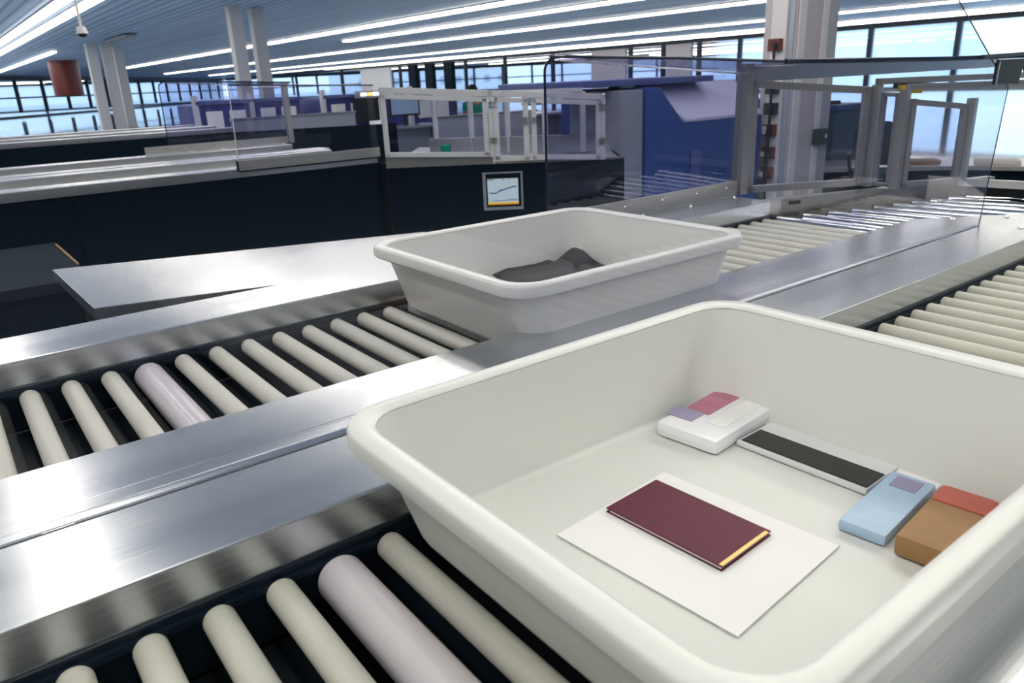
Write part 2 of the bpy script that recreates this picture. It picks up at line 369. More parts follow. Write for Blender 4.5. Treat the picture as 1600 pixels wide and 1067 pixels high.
MB().prism([fp(Lf, .0, 0), fp(Lf, .6, 0), fp(Lf+.02, .6, 0), fp(Lf+.02, 0, 0)], (0, 0, .893)).build('end_panel', 'navy', r)
MB().box(-1.2, 2.3, 6.13, 6.15, 0, .92).build('rear_panel', 'navy', r)
r = thing('conveyor_cabinet', 'dark navy cabinet under the third line at far left', 'cabinet', (1.2, 9, 0))
MB().box(-1.3, 2.9, 9.0, 9.02, 0, .955).build('side_panel', 'navy', r)
MB().box(-1.3, 2.9, 10.7, 10.72, 0, .955).build('rear_panel', 'navy', r)
MB().prism([(2.9, 9.0, 0), (4.6, 8.3, 0), (4.6, 8.32, 0), (2.9, 9.02, 0)], (0, 0, .955)).build('angled_panel', 'navy', r)

# front line: diverting section with chrome rollers
r = thing('curved_roller_conveyor', 'diverting conveyor section with shiny chrome rollers at right', 'conveyor', (2.8, 1.2, 0))
fe = [(2.386, 1.578), (2.489, 1.535), (2.588, 1.497), (2.684, 1.460), (2.783, 1.429), (2.880, 1.405), (2.965, 1.378), (3.055, 1.350), (3.14, 1.322), (3.225, 1.295), (3.31, 1.268)]
for k, (x, y) in enumerate(fe):
    x2 = 2.400+.117*k; y2 = .80-.02*k
    if k > 7: y2 = 1.02-.02*k
    MB().cyl((x, y, .870), (x2, y2, .870), .025, 28, None, .003).build('chrome_roller', 'chrome', r)
for k, (x, y) in enumerate(fe):
    MB().cyl((x-.003, y+.006, .871), (x, y-.002, .871), .0275, 20).build('roller_cup', 'black', r)
MB().prism([(2.372, 1.600, .82), (2.43, 1.592, .82), (2.87, 1.435, .82), (3.40, 1.265, .82), (3.41, 1.30, .82), (2.88, 1.475, .82), (2.44, 1.632, .82), (2.372, 1.640, .82)], (0, 0, .128), .002).build('side_frame', 'steel_x', r)
MB().prism([(2.462, 1.576, .925), (2.505, 1.561, .925), (2.505, 1.569, .925), (2.462, 1.584, .925)], (0, 0, .012)).build('sensor_slot', 'phone', r)
MB().prism([(2.37, .9, .78), (3.5, .5, .78), (3.5, 1.25, .78), (2.88, 1.46, .78), (2.37, 1.6, .78)], (0, 0, .02)).build('bed_pan', 'black', r)
pl = MB().prism([(2.337, 1.068, .900), (2.60, .880, .900), (3.3, .42, .900), (3.3, .30, .900), (2.337, .735, .900)], (0, 0, .049), .0025).build('cover_plate', 'steel', r)
for x, y in ((2.40, .99), (2.385, .80), (2.53, .89), (2.6, .82)): MB().cyl((x, y, .948), (x, y, .954), .009, 14, .006).build('bolt', 'bolt', pl)
# cover end cap of far guard
# stainless end bar behind the chrome rollers
r = thing('end_stop_bar', 'steel cross bar with black rubber strip at end of the chrome rollers', 'bar', (3.2, 1.0, 0))
MB().bar((3.135, 1.285, .955), (3.30, .55, .945), .03, .028, .003).build('bar', 'alu', r)
MB().prism([(3.17, 1.27, .90), (3.34, .53, .895), (3.36, .54, .895), (3.19, 1.28, .90)], (0, 0, .045)).build('rubber_strip', 'black', r)

# ------------------------------------------------------------------ tunnel enclosures
def bolts(parent, pts, n, r=.006, h=.004):
    n = Vector(n)
    for p in pts: MB().cyl(Vector(p), Vector(p)+n*h, r, 12, r*.6).build('bolt', 'bolt', parent)
def tunnel(dy, dz, label, full):
    Y = 1.769+dy; z = dz
    r = thing('conveyor_tunnel', label, 'tunnel', (2.2, Y, Zg+dz), 'tinted conveyor tunnels')
    st = MB().box(1.30, 2.395, Y-.012, Y-.004, Zg+z+.001, 1.006+z, .001).build('base_strip', 'steel_x', r)
    bolts(st, [(x, Y-.012, .985+z) for x in (1.45, 1.62, 1.80, 1.98, 2.16, 2.33)], (0, -1, 0))
    bolts(st, [(x, Y-.035, Zg+z) for x in (1.62, 1.86, 2.10, 2.345)], (0, 0, 1), .007, .006)
    # side sheet with a rounded upper corner
    zl, zr = 1.450+z, 1.384+z
    pts = [(1.474, Y, .955+z), (2.398, Y, .955+z), (2.398, Y, zr)]
    cx, cz, rr = 1.514, zl-.04, .036
    for k in range(7):
        a = math.pi/2+k*math.pi/12; pts.append((cx+rr*math.cos(a), Y, cz+rr*math.sin(a)+.003))
    MB().poly(pts, .006, (0, 1, 0)).build('side_sheet', 'tint', r)
    eg = MB(); q = pts[2:]+pts[:1]
    eg.tube([(p[0], Y, p[2]) for p in q[1:]], .0038, 8); eg.build('sheet_edge', 'edge', r)
    # roof lip
    MB().poly([(1.49, Y, zl+.002), (2.42, Y, zr+.002), (2.42, Y-.16, 1.416+z), (1.50, Y-.02, zl+.008)], .004).build('roof_sheet', 'tintroof', r)
    MB().tube([(1.49, Y-.012, zl+.006), (1.95, Y-.09, 1.439+z), (2.42, Y-.16, 1.417+z)], .0045).build('roof_edge', 'edge', r)
    MB().tube([(1.53, Y-.004, zl-.006), (2.40, Y-.004, zr-.002)], .003).build('roof_seam', 'bolt', r)
    MB().box(2.400, 2.442, Y-.022, Y+.022, Zg+z+.001, 1.415+z, .003).build('post', 'alu', r)
    if not full: return r
    # long header beam and roof over the diverting section
    MB().box(2.445, 4.5, Y-.02, Y+.02, 1.352, 1.404, .003).build('header_beam', 'alu', r)
    MB().poly([(2.43, Y-.02, 1.408), (4.5, Y-.02, 1.392), (3.9, 1.30, 1.400), (2.43, 1.60, 1.417)], .004).build('roof_sheet', 'tintroof', r)
    MB().tube([(2.42, Y-.16, 1.417), (3.3, 1.47, 1.402), (3.9, 1.30, 1.400)], .009).build('roof_edge', 'edge', r)
    # door frame A - B
    def frame(a, b, zb, zta, ztb, w, nm='door', m='alu', bottom=True):
        a, b = Vector(a), Vector(b); d = (b-a).normalized(); a2 = a+d*w/2; b2 = b-d*w/2
        f = MB()
        f.bar((a2.x, a2.y, zb), (a2.x, a2.y, zta), w, .02, .002, (d.y, -d.x, 0)); f.bar((b2.x, b2.y, zb), (b2.x, b2.y, ztb), w, .02, .002, (d.y, -d.x, 0))
        f.bar((a.x, a.y, zb+w/2), (b.x, b.y, zb+w/2), .02, w, .002); f.bar((a.x, a.y, zta-w/2), (b.x, b.y, ztb-w/2), .02, w, .002)
        o = f.build(nm, m, r)
        MB().poly([(a2.x, a2.y, zb+w), (b2.x, b2.y, zb+w), (b2.x, b2.y, ztb-w), (a2.x, a2.y, zta-w)], .005).build('pane', 'pane', o)
        return o
    d1 = frame((2.447, 1.760), (2.862, 1.535), .953, 1.358, 1.316, .026)
    bolts(d1, [(2.47, 1.738, .967), (2.60, 1.668, .967)], (-.48, -.88, 0))
    for x, y, zt in ((2.885, 1.520, 1.322), (2.868, 1.405, 1.305), (3.125, 1.280, 1.262)):
        MB().box(x-.015, x+.015, y-.015, y+.015, Zg-.002, zt, .003).build('post', 'alu', r)
    frame((2.886, 1.497), (2.876, 1.425), .953, 1.295, 1.292, .014)
    frame((2.895, 1.395), (3.110, 1.290), .953, 1.270, 1.242, .020)
    MB().bar((2.885, 1.52, 1.333), (3.9, 1.22, 1.325), .03, .022, .003).build('top_rail', 'alu', r)
    MB().bar((2.872, 1.40, 1.312), (3.9, 1.0, 1.300), .025, .02, .003).build('top_rail', 'alu', r)
    return r
tunnel(0, 0, 'tinted clear conveyor tunnel with aluminium posts over the chrome rollers at right', True)
t2 = tunnel(4.38, .03, 'tinted tunnel side on the far edge of the second line, behind the clear guard', False)
sn = thing('position_sensor', 'black sensor unit with yellow blocks under the tunnel header', 'sensor', (3.0, 1.46, 1.3))
MB().bar((2.93, 1.475, 1.316), (3.12, 1.43, 1.309), .025, .02, .002).build('housing', 'dark', sn)
MB().bar((2.915, 1.450, 1.306), (2.945, 1.443, 1.305), .02, .024, .002).build('yellow_block', 'yellow', sn)
MB().bar((2.965, 1.425, 1.300), (3.0, 1.415, 1.299), .02, .026, .002).build('yellow_block', 'yellow', sn)

# clear shield standing in the seam between the two lanes
YS = .8900
r = thing('clear_shield', 'tall clear plastic shield standing in the seam between the two front lanes', 'shield', (1.0, YS, Zg))
MB().poly([(-1.0, YS, Zg), (2.335, YS, Zg), (2.379, YS, 1.322), (2.251, YS, 1.393), (2.016, YS, 1.530), (1.75, YS, 1.685), (-1.0, YS, 1.685)], .0024, (0, 1, 0)).build('sheet', 'clear', r)
MB().tube([(2.3355, YS, Zg), (2.3795, YS, 1.322), (2.2515, YS, 1.393), (2.016, YS, 1.530), (1.75, YS, 1.685)], .0014, 6).build('cut_edge', 'edge', r)
r = thing('shield_bracket', 'dark metal bracket gripping the upper corner of the clear shield', 'bracket', (2.4, YS, 1.34))
bm_ = [(2.262, 1.334), (2.262, 1.386), (2.270, 1.394), (2.62, 1.394), (2.62, 1.355), (2.455, 1.355), (2.438, 1.374), (2.425, 1.374), (2.418, 1.355), (2.412, 1.330)]
MB().prism([(x, YS-.012, z) for x, z in bm_], (0, .008, 0), .0012).build('plate', 'bracket', r)
MB().bar((2.258, YS-.014, 1.330), (2.262, YS-.014, 1.39), .004, .004).build('bright_lip', 'bolt', r)
MB().bar((2.18, YS-.004, 1.402), (2.8, YS-.004, 1.410), .010, .010, .002).build('arm', 'dark', r)

# second line: clear guard and framed doors on the near edge
r = thing('clear_guard', 'clear sheet guard on steel base strip on the second line, left of the framed doors', 'guard', (1.9, 4.44, .98))
st = MB().box(1.415, 2.318, 4.428, 4.436, .968, 1.024, .001).build('base_strip', 'steel_x', r)
MB().box(1.405, 1.415, 4.427, 4.437, .968, 1.024).build('strip_end', 'seam', r)
MB().box(1.415, 2.318, 4.4275, 4.437, .960, .968).build('strip_gap', 'seam', r)
MB().poly([(1.42, 4.4395, .985), (2.318, 4.4395, .985), (2.318, 4.4395, 1.398), (1.43, 4.4395, 1.432)], .005, (0, 1, 0)).build('sheet', 'clear', r)
MB().tube([(1.42, 4.4395, 1.02), (1.43, 4.4395, 1.432)], .003).build('sheet_edge', 'whitealu', r)
MB().tube([(1.43, 4.4395, 1.432), (2.318, 4.4395, 1.398)], .0045).build('top_edge', 'edge', r)
r = thing('framed_door_row', 'row of white framed glazed doors along the angled end of the second line', 'door frame', (2.9, 3.9, .95), None)
ztop = lambda t: 1.386-(1.386-1.290)*t/1.385
zbot = lambda t: .966-(.966-.915)*t/1.385
tq = lambda x: (x-P0.x)/dd.x
f = MB()
def vbar(t, w, z0, z1, off=-.012): 
    a = fp(t, off, z0); b = fp(t, off, z1); f.bar(a, b, w, .028, .002, (nn.x, nn.y, 0))
def hbar(t0, t1, z0, z1, h, off=-.012): f.bar(fp(t0, off, z0), fp(t1, off, z1), .028, h, .002)
T1, T2, T3 = tq(2.868), tq(3.052), tq(3.398)
hbar(0, T3, ztop(0)-.018, ztop(T3)-.018, .036)
f.build('top_rail', 'whitealu', r)
def door(t0, t1, drop, w, nm='door'):
    global f
    f = MB(); zb0, zb1 = zbot(t0)-drop, zbot(t1)-drop; z0, z1 = ztop(t0)-.04, ztop(t1)-.04
    vbar(t0+w/2, w, zb0, z0); vbar(t1-w/2, w, zb1, z1)
    hbar(t0, t1, zb0+.014, zb1+.014, .028); hbar(t0, t1, z0-.014, z1-.014, .028)
    o = f.build(nm, 'whitealu', r)
    MB().poly([fp(t0+w, -.012, zb0+.028), fp(t1-w, -.012, zb1+.028), fp(t1-w, -.012, z1-.028), fp(t0+w, -.012, z0-.028)], .004).build('pane', 'pane', o)
    return o
door(.004, T1-.03, 0, .030, 'fixed_window')
dA = door(T1+.004, T2-.012, .022, .034)
dB = door(T2+.006, T3-.006, .018, .030)
f = MB(); vbar(T1-.012, .026, zbot(T1), ztop(T1)); f.build('post', 'whitealu', r)
f = MB(); vbar(T3+.008, .026, zbot(T3)-.02, ztop(T3)); f.build('post', 'whitealu', r)
for t, d in ((T1, dA), (T3, dB)):
    for zz in (.30, .84):
        z = zbot(t)+(ztop(t)-zbot(t))*zz-.03; 
        h = MB()
        for a in (-.020, .006):
            for b in (0, .022): h.bar(fp(t+a, -.030, z+b), fp(t+a+.016, -.030, z+b), .012, .014, .002)
        h.bar(fp(t-.004, -.034, z-.006), fp(t-.004, -.034, z+.032), .008, .008)
        h.build('hinge', 'steel_x', d)
f = MB(); f.bar(fp(T2-.032, -.034, 1.13), fp(T2-.032, -.034, 1.175), .03, .018, .003); f.bar(fp(T2+.022, -.034, 1.135), fp(T2+.022, -.034, 1.17), .02, .018, .003); f.build('latch', 'alu', dA)
k = MB().ball(fp(T3+.01, -.03, ztop(T3)-.008), .010).build('end_knob', 'bolt', r)
r = thing('curved_conveyor_edge', 'steel side trim under the framed doors on the angled navy cabinet', 'trim', fp(.5, 0, .9))
MB().prism([fp(0, -.004, .895), fp(T1-.01, -.004, .895), fp(T1-.01, .02, .895), fp(0, .02, .895)], (0, 0, .068), .002).build('edge_strip', 'steel_x', r)
MB().prism([fp(T1, .0, .896), fp(Lf, .0, .896), fp(Lf, .02, .896), fp(T1, .02, .896)], (0, 0, .012), .002).build('edge_strip', 'steel_x', r)
r = thing('curved_conveyor_bed', 'steel bed of the angled conveyor section seen through the framed doors', 'conveyor', fp(.6, .5, .9))
MB().prism([fp(0, .03, .87), fp(Lf, .03, .87), fp(Lf, .62, .87), fp(0, 1.6, .87)], (0, 0, .022)).build('bed_plate', 'steel_x', r)
MB().prism([fp(.2, .70, .895), fp(Lf-.02, .50, .895), fp(Lf-.02, .53, .895), fp(.2, .73, .895)], (0, 0, .12)).build('rear_guard', 'steel', r)
for k in range(5): MB().bar(fp(.25+.26*k, .72-.05*k, .9), fp(.25+.26*k, .72-.05*k, 1.30), .028, .028, .002).build('rear_post', 'whitealu', r)
MB().bar(fp(.25, .72, 1.31), fp(1.29, .52, 1.31), .028, .028, .002).build('rear_rail', 'whitealu', r)
s = thing('green_tray', 'small teal green bin standing behind the fixed window of the second line', 'bin', (2.98, 4.775, .9))
MB().cyl((2.98, 4.70, .894), (2.98, 4.70, .965), .028, 20, .036).build('bin_body', 'green', s)
MB().cyl((2.98, 4.70, .965), (2.98, 4.70, .972), .039, 20).build('bin_rim', 'green', s)

# small screen on the angled panel
r = thing('display_screen', 'small framed display with a route line, on the dark navy angled panel', 'screen', fp(.6, 0, .7))
ts0, ts1 = tq(2.802), tq(3.003)
def sp(u, v, off): return fp(ts0+(ts1-ts0)*u, off, .603+(.843-.603)*v)
MB().prism([sp(0, 0, 0), sp(1, 0, 0), sp(1, 1, 0), sp(0, 1, 0)], (-nn*.012).to_3d(), .001).build('bezel', 'lightgrey', r)
MB().prism([sp(.08, .09, -.011), sp(.95, .09, -.011), sp(.95, .965, -.011), sp(.08, .965, -.011)], (-nn*.003).to_3d()).build('glass_surround', 'phone', r)
def srect(u0, u1, v0, v1, m, nm, par, off=-.0145, sh=0):
    return MB().prism([sp(u0, v0, off), sp(u1, v0+sh, off), sp(u1, v1+sh, off), sp(u0, v1, off)], (-nn*.0008).to_3d()).build(nm, m, par)
di = srect(.115, .885, .145, .835, 'screen', 'display', r, -.014)
srect(.115, .885, .145, .185, 'sorange', 'status_bar', di); srect(.115, .885, .185, .215, 'syellow', 'status_bar', di)
srect(.125, .28, .795, .825, 'lightgrey', 'title_text', di); srect(.48, .53, .80, .825, 'lightgrey', 'title_text', di); srect(.64, .68, .80, .825, 'lightgrey', 'title_text', di)
srect(.14, .22, .235, .265, 'sgreen', 'legend_row', di); srect(.24, .58, .235, .265, 'slilac', 'legend_row', di); srect(.60, .86, .245, .285, 'slilac', 'legend_row', di)
rt_ = [(.16, .47), (.20, .455), (.24, .45), (.30, .45), (.34, .465), (.40, .50), (.47, .525), (.56, .555), (.66, .58), (.74, .605), (.80, .62), (.84, .60)]
ln = MB()
for a, b in zip(rt_, rt_[1:]): ln.prism([sp(a[0], a[1]-.012, -.0147), sp(b[0], b[1]-.012, -.0147), sp(b[0], b[1]+.016, -.0147), sp(a[0], a[1]+.016, -.0147)], (-nn*.0008).to_3d())
ln.build('route_line', 'sdark', di)
c0 = Vector(sp(.45, .525, -.0148)); MB().cyl(c0, c0-(nn*.0015).to_3d(), .0075, 16).build('route_marker', 'sblue', di)

# ------------------------------------------------------------------ steel table and dark counter
r = thing('steel_table', 'steel topped side table set at an angle behind the front conveyor', 'table', (.8, 2.3, 0))
q = [(.262, 2.170), (.247, 2.800), (1.40, 2.395), (1.40, 1.842)]
MB().prism([(x, y, .845) for x, y in q], (0, 0, .036), .003).build('table_top', 'steel', r)
for x, y in ((.33, 2.24), (.32, 2.68), (1.3, 2.36), (1.3, 1.95)): MB().box(x-.02, x+.02, y-.02, y+.02, 0, .845, .003).build('leg', 'dark', r)
r = thing('dark_counter', 'low dark navy counter with orange edge line at far left', 'counter', (-.4, 3.5, 0))
MB().box(-1.3, .39, 3.08, 4.0, .74, .78, .004).build('counter_top', 'navy2', r)
MB().box(-1.28, .36, 3.1, 3.98, 0, .74).build('base', 'navy', r)
MB().bar((.388, 3.36, .782), (.384, 3.92, .782), .008, .006).build('edge_strip', 'brown', r)

# ------------------------------------------------------------------ trays
def rrect(hx, hy, r, n=7):
    out = []
    for cx, cy, a0 in ((hx-r, hy-r, 0), (-hx+r, hy-r, 90), (-hx+r, -hy+r, 180), (hx-r, -hy+r, 270)):
        for k in range(n):
            a = math.radians(a0+90*k/(n-1)); out.append((cx+r*math.cos(a), cy+r*math.sin(a)))
    return out
def loft(levels, cap0, cap1):
    b = MB(); rings = []
    for hx, hy, r, z in levels: rings.append([b.bm.verts.new((x, y, z)) for x, y in rrect(hx, hy, r)])
    n = len(rings[0])
    for p, q in zip(rings, rings[1:]):
        for k in range(n): b.bm.faces.new((p[k], p[(k+1) % n], q[(k+1) % n], q[k]))
    if cap0: b.bm.faces.new(rings[0][::-1])
    if cap1: b.bm.faces.new(rings[-1])
    if not cap0 and not cap1:
        p, q = rings[-1], rings[0]
        for k in range(n): b.bm.faces.new((p[k], p[(k+1) % n], q[(k+1) % n], q[k]))
    return b
def tray(x, y, z, label, hx=.342, hy=.2825, h=.160):
    r = thing('security_tray', label, 'tray', (x, y, z), 'security trays')
    sx, sy = hx/.342, hy/.2825
    tub = [(.262, .236, .045, 0), (.272, .246, .05, .004), (.276, .250, .052, .012), (.318, .264, .056, h-.012), (.318, .264, .056, h-.006),
           (.313, .259, .052, h-.006), (.270, .244, .048, .016), (.262, .236, .044, .008), (.250, .224, .040, .006)]
    tub = [(a*sx, b*sy, c, d) for a, b, c, d in tub]
    o = loft(tub, True, True).build('tub', 'tray', None, 60); o.parent = r
    rim = [(.3185, .2645, .056, h-.026), (.338, .2785, .062, h-.027), (.342, .2825, .065, h-.022), (.342, .2825, .065, h-.006), (.338, .2785, .062, h), (.320, .2655, .056, h),
           (.3135, .2595, .052, h-.004), (.3135, .2595, .052, h-.0055), (.3183, .2642, .056, h-.0055)]
    rim = [(a*sx, b*sy, c, d) for a, b, c, d in rim]
    o = loft(rim, False, False).build('rim', 'rim', None, 60); o.parent = r
    return r
tray(.628, .4525, .896, 'large cream plastic tray in the foreground holding travel documents', .342, .2825, .160)
tray(1.095, 1.288, .896, 'cream plastic tray on the far lane holding dark folded clothing', .335, .292, .160)

# contents, near tray
zb = .9035
def slab(name, mat_, parent, c, size, rot, z0, z1, bev=.003):
    hx, hy = size[0]/2, size[1]/2; ca, sa = math.cos(rot), math.sin(rot)
    b = MB().box(-hx, hx, -hy, hy, z0, z1, bev)
    for v in b.bm.verts: v.co = Vector((c[0]+v.co.x*ca-v.co.y*sa, c[1]+v.co.x*sa+v.co.y*ca, v.co.z))
    return b.build(name, mat_, parent)
r = thing('boarding_pass', 'white paper boarding pass under the maroon passport', 'paper', (.58, .43, zb))
slab('sheet', 'paper', r, (.585, .46), (.20, .235), .08, zb, zb+.0012, 0)
r = thing('passport', 'closed maroon passport lying on the white boarding pass', 'passport', (.60, .49, zb))
pz = zb+.0016
slab('pages', 'paper', r, (.602, .487), (.088, .155), .06, pz+.0008, pz+.0045, 0)
slab('cover', 'maroon', r, (.603, .488), (.094, .162), .06, pz+.0046, pz+.006, .0004); slab('cover', 'maroon', r, (.603, .488), (.094, .162), .06, pz, pz+.0008, 0)
slab('gold_band', 'gold', r, (.606, .4095), (.088, .005), .06, pz+.006, pz+.0063, 0)
r = thing('smartphone', 'black smartphone with a white case beside the passport', 'phone', (.83, .475, zb))
slab('case', 'phoneside', r, (.853, .480), (.085, .185), .03, zb, zb+.008, .003); slab('screen_glass', 'phone', r, (.838, .478), (.046, .178), .03, zb+.008, zb+.0095, .001)
r = thing('tissue_pack', 'white packet with pink and lilac print near the far tray wall', 'packet', (.86, .63, zb))
slab('pack', 'foil', r, (.850, .628), (.19, .10), .10, zb, zb+.022, .009); slab('print', 'pink', r, (.875, .655), (.115, .040), .10, zb+.0221, zb+.0232, .0004)
slab('print', 'lilac', r, (.80, .655), (.035, .042), .10, zb+.0221, zb+.0230, .0004); slab('opening_flap', 'paper', r, (.86, .607), (.12, .026), .10, zb+.0221, zb+.0228, .0002)
r = thing('charger_packet', 'light blue plastic packet beside the tan leather case', 'packet', (.78, .375, zb))
slab('packet', 'skyblue', r, (.800, .352), (.15, .052), .10, zb, zb+.014, .005); slab('seal', 'foil', r, (.888, .3615), (.022, .052), .10, zb, zb+.006, .002)
slab('label_patch', 'lilac', r, (.85, .357), (.03, .03), .10, zb+.0141, zb+.0146, 0)
r = thing('leather_case', 'small tan leather case with a coral red end near the tray side wall', 'case', (.80, .29, zb))
slab('case_body', 'brown', r, (.775, .283), (.10, .060), .10, zb, zb+.026, .008); slab('case_end', 'red', r, (.845, .290), (.042, .061), .10, zb, zb+.027, .008)
# contents, far tray: folded dark clothing
r = thing('folded_jacket', 'charcoal folded jacket lying in the far tray', 'clothing', (1.2, 1.4, zb))
b = MB(); nx, ny = 22, 14; grid = []
def fold(u, v):
    e = min(u, 1-u, v, 1-v); base = .034*min(1, e*8)**.6
    return base*(1+.10*math.sin(4*u+2*v)+.06*math.sin(9*u-5*v))+.034*math.exp(-((u-.80)**2)/.02-((v-.82)**2)/.05)*min(1, e*10)
for i in range(nx+1):
    row = []
    for j in range(ny+1):
        u, v = i/nx, j/ny
        x = 1.050+.325*u+.006*math.sin(7*v+1); y = 1.255+.262*v+.008*math.sin(6*u)
        row.append(b.bm.verts.new((x, y, zb+.003+fold(u, v))))
    grid.append(row)
for i in range(nx):
    for j in range(ny): b.bm.faces.new((grid[i][j], grid[i+1][j], grid[i+1][j+1], grid[i][j+1]))
ed = [e for e in b.bm.edges if e.is_boundary]
ex = bmesh.ops.extrude_edge_only(b.bm, edges=ed)
for v in [g for g in ex['geom'] if isinstance(g, bmesh.types.BMVert)]: v.co.z = zb
b.build('body', 'blackcloth', r, 80)
bp = MB(); pts = [(u, .90) for u in (.06, .2, .34, .48, .60)]
P_ = [(1.050+.325*u+.006*math.sin(7*v+1), 1.255+.262*v+.008*math.sin(6*u), zb+.005+fold(u, v)) for u, v in pts]
for p, q in zip(P_, P_[1:]): bp.bar(p, q, .030, .006, .002)
bp.build('hem', 'blackcloth2', r)

# ------------------------------------------------------------------ background machines and furniture
def scanner(x, y, w, d, h, label, m, group='baggage scanners', detail=True):
    r = thing('baggage_scanner', label, 'scanner', (x, y, 0), group)
    z = 0
    MB().prism([(x, y, .02), (x+w, y, .02), (x+w, y, h*.78), (x+w*.30, y, h*.78), (x+w*.10, y, h), (x, y, h)], (0, d, 0), .015).build('body', m, r)
    MB().prism([(x+w*.31, y-.01, h*.785), (x+w*.98, y-.01, h*.785), (x+w*.98, y+d*.3, h), (x+w*.12, y+d*.3, h)], (0, 0, .02)).build('sloped_hood', 'lilacpanel', r)
    MB().box(x-.26, x-.01, y+.02, y+d*.6, .02, h-.01, .012).build('end_column', 'lightgrey', r)
    MB().box(x-.75, x+w*.62, y+.1, y+.9, h+.02, h+.07, .012).build('top_lid', 'bluelid', r)
    MB().box(x-.05, x+.02, y+.3, y+.36, h-.05, h+.03).build('lid_support', 'dark', r)
    MB().box(x+w*.36, x+w*.44, y-.014, y-.004, h*.30, h*.60, .003).build('access_panel', 'bluelid', r)
    return r
scanner(4.52, 4.2, 1.5, 1.0, 1.29, 'blue baggage scanner with pale sloped hood behind the tinted tunnel side', 'blue')
k = 0
for x, y in ((3.7, 13.2), (4.75, 13.6), (5.9, 13.2), (7.1, 12.2)):
    k += 1
    r = thing('baggage_scanner', ['leftmost violet scanner in the far row behind the second line', 'second violet scanner from left in the far row behind the second line', 'third violet scanner in the far row, behind the clear guard', 'violet scanner seen through the fixed window of the second line'][k-1], 'scanner', (x, y, 0), 'far violet scanners')
    MB().box(x, x+.86, y, y+1.2, .03, 1.20, .02).build('body', 'purple', r)
    for q0 in (.12, .50): MB().box(x+q0, x+q0+.27, y-.02, y-.002, .80, 1.10, .01).build('white_panel', 'paper', r)
    MB().box(x-.06, x+.02, y-.03, y+.05, .03, 1.35, .004).build('corner_post', 'whitealu', r)
    MB().box(x-.02, x+.88, y-.03, y+.02, 1.20, 1.26, .004).build('header', 'bluelid', r)
for k, (x, y, h, l) in enumerate(((4.3, 10.6, 1.02, 'grey low partition behind the third line, left of the far scanners'), (6.6, 9.2, .92, 'grey low partition seen through the fixed window'))):
    r = thing('partition', l, 'partition', (x, y, 0), 'grey partitions')
    MB().box(x-.9, x+.9, y, y+.06, .02, h, .005).build('panel', 'lightgrey', r); MB().box(x-.92, x+.92, y-.01, y+.07, h, h+.03, .004).build('cap_rail', 'steel', r)
def console(x, y, label):
    r = thing('operator_console', label, 'console', (x, y, 0), 'operator consoles')
    MB().box(x-.5, x+.5, y-.3, y+.3, .72, .76, .005).build('desk_top', 'steel', r)
    MB().box(x-.45, x+.45, y-.02, y+.02, .1, .72).build('desk_panel', 'lightgrey', r)
    for sx in (-1, 1): MB().box(x+sx*.45-.02, x+sx*.45+.02, y-.28, y+.28, 0, .72).build('leg', 'alu', r)
    mo = MB().box(x-.28, x+.28, y+.02, y+.06, .90, 1.22, .006).build('monitor', 'dark', r)
    MB().box(x-.25, x+.25, y+.012, y+.020, .93, 1.19).build('monitor_screen', 'skyblue', mo)
    MB().box(x-.03, x+.03, y+.03, y+.05, .76, .90).build('monitor_stand', 'dark', mo)
console(6.4, 11.2, 'operator desk with monitor behind the clear guard of the second line')
console(9.6, 11.8, 'operator desk with monitor seen through the glazed doors')
def bin_(x, y, label, h=1.0, w=.55):
    r = thing('wheeled_bin', label, 'bin', (x, y, 0), 'blue wheeled bins')
    b = MB()
    lo = [(x-w*.40, y-w*.40), (x+w*.40, y-w*.40), (x+w*.40, y+w*.40), (x-w*.40, y+w*.40)]; hi = [(x-w*.5, y-w*.5), (x+w*.5, y-w*.5), (x+w*.5, y+w*.5), (x-w*.5, y+w*.5)]
    v0 = [b.bm.verts.new((*p, .06)) for p in lo]; v1 = [b.bm.verts.new((*p, h-.08)) for p in hi]
    for k in range(4): b.bm.faces.new((v0[k], v0[(k+1) % 4], v1[(k+1) % 4], v1[k]))
    b.bm.faces.new(v0[::-1]); b.bm.faces.new(v1); b.build('body', 'binbody', r)
    MB().box(x-w*.52, x+w*.56, y-w*.52, y+w*.52, h-.078, h-.01, .012).build('lid', 'bin', r)
    MB().bar((x+w*.5, y-w*.3, h-.05), (x+w*.72, y-w*.3, h-.05), .03, .03).build('handle', 'bin', r)
    MB().box(x-.10, x+.06, y-.14, y-.02, h-.012, h+.025, .008).build('lid_flap', 'dark', r)
    for s in (-1, 1): MB().cyl((x+s*w*.3-.03, y+w*.42, .07), (x+s*w*.3+.03, y+w*.42, .07), .07, 16).build('wheel', 'dark', r)
bin_(8.30, 4.95, 'dark blue wheeled bin right of the socket column', .99, .60)
bin_(7.12, 5.25, 'blue wheeled bin left of the socket column, half hidden by the tunnel post', 1.10, .55)
r = thing('covered_stack', 'dark green covered stack behind the blue scanner', 'cover', (7, 6.0, 0))
MB().prism([(6.9, 6.2, 0), (8.3, 6.2, 0), (8.3, 6.2, 1.05), (7.9, 6.2, 1.26), (7.35, 6.2, 1.33), (7.05, 6.2, 1.31), (6.9, 6.2, 1.22)], (0, .8, 0), .03).build('cover', 'hedge', r)
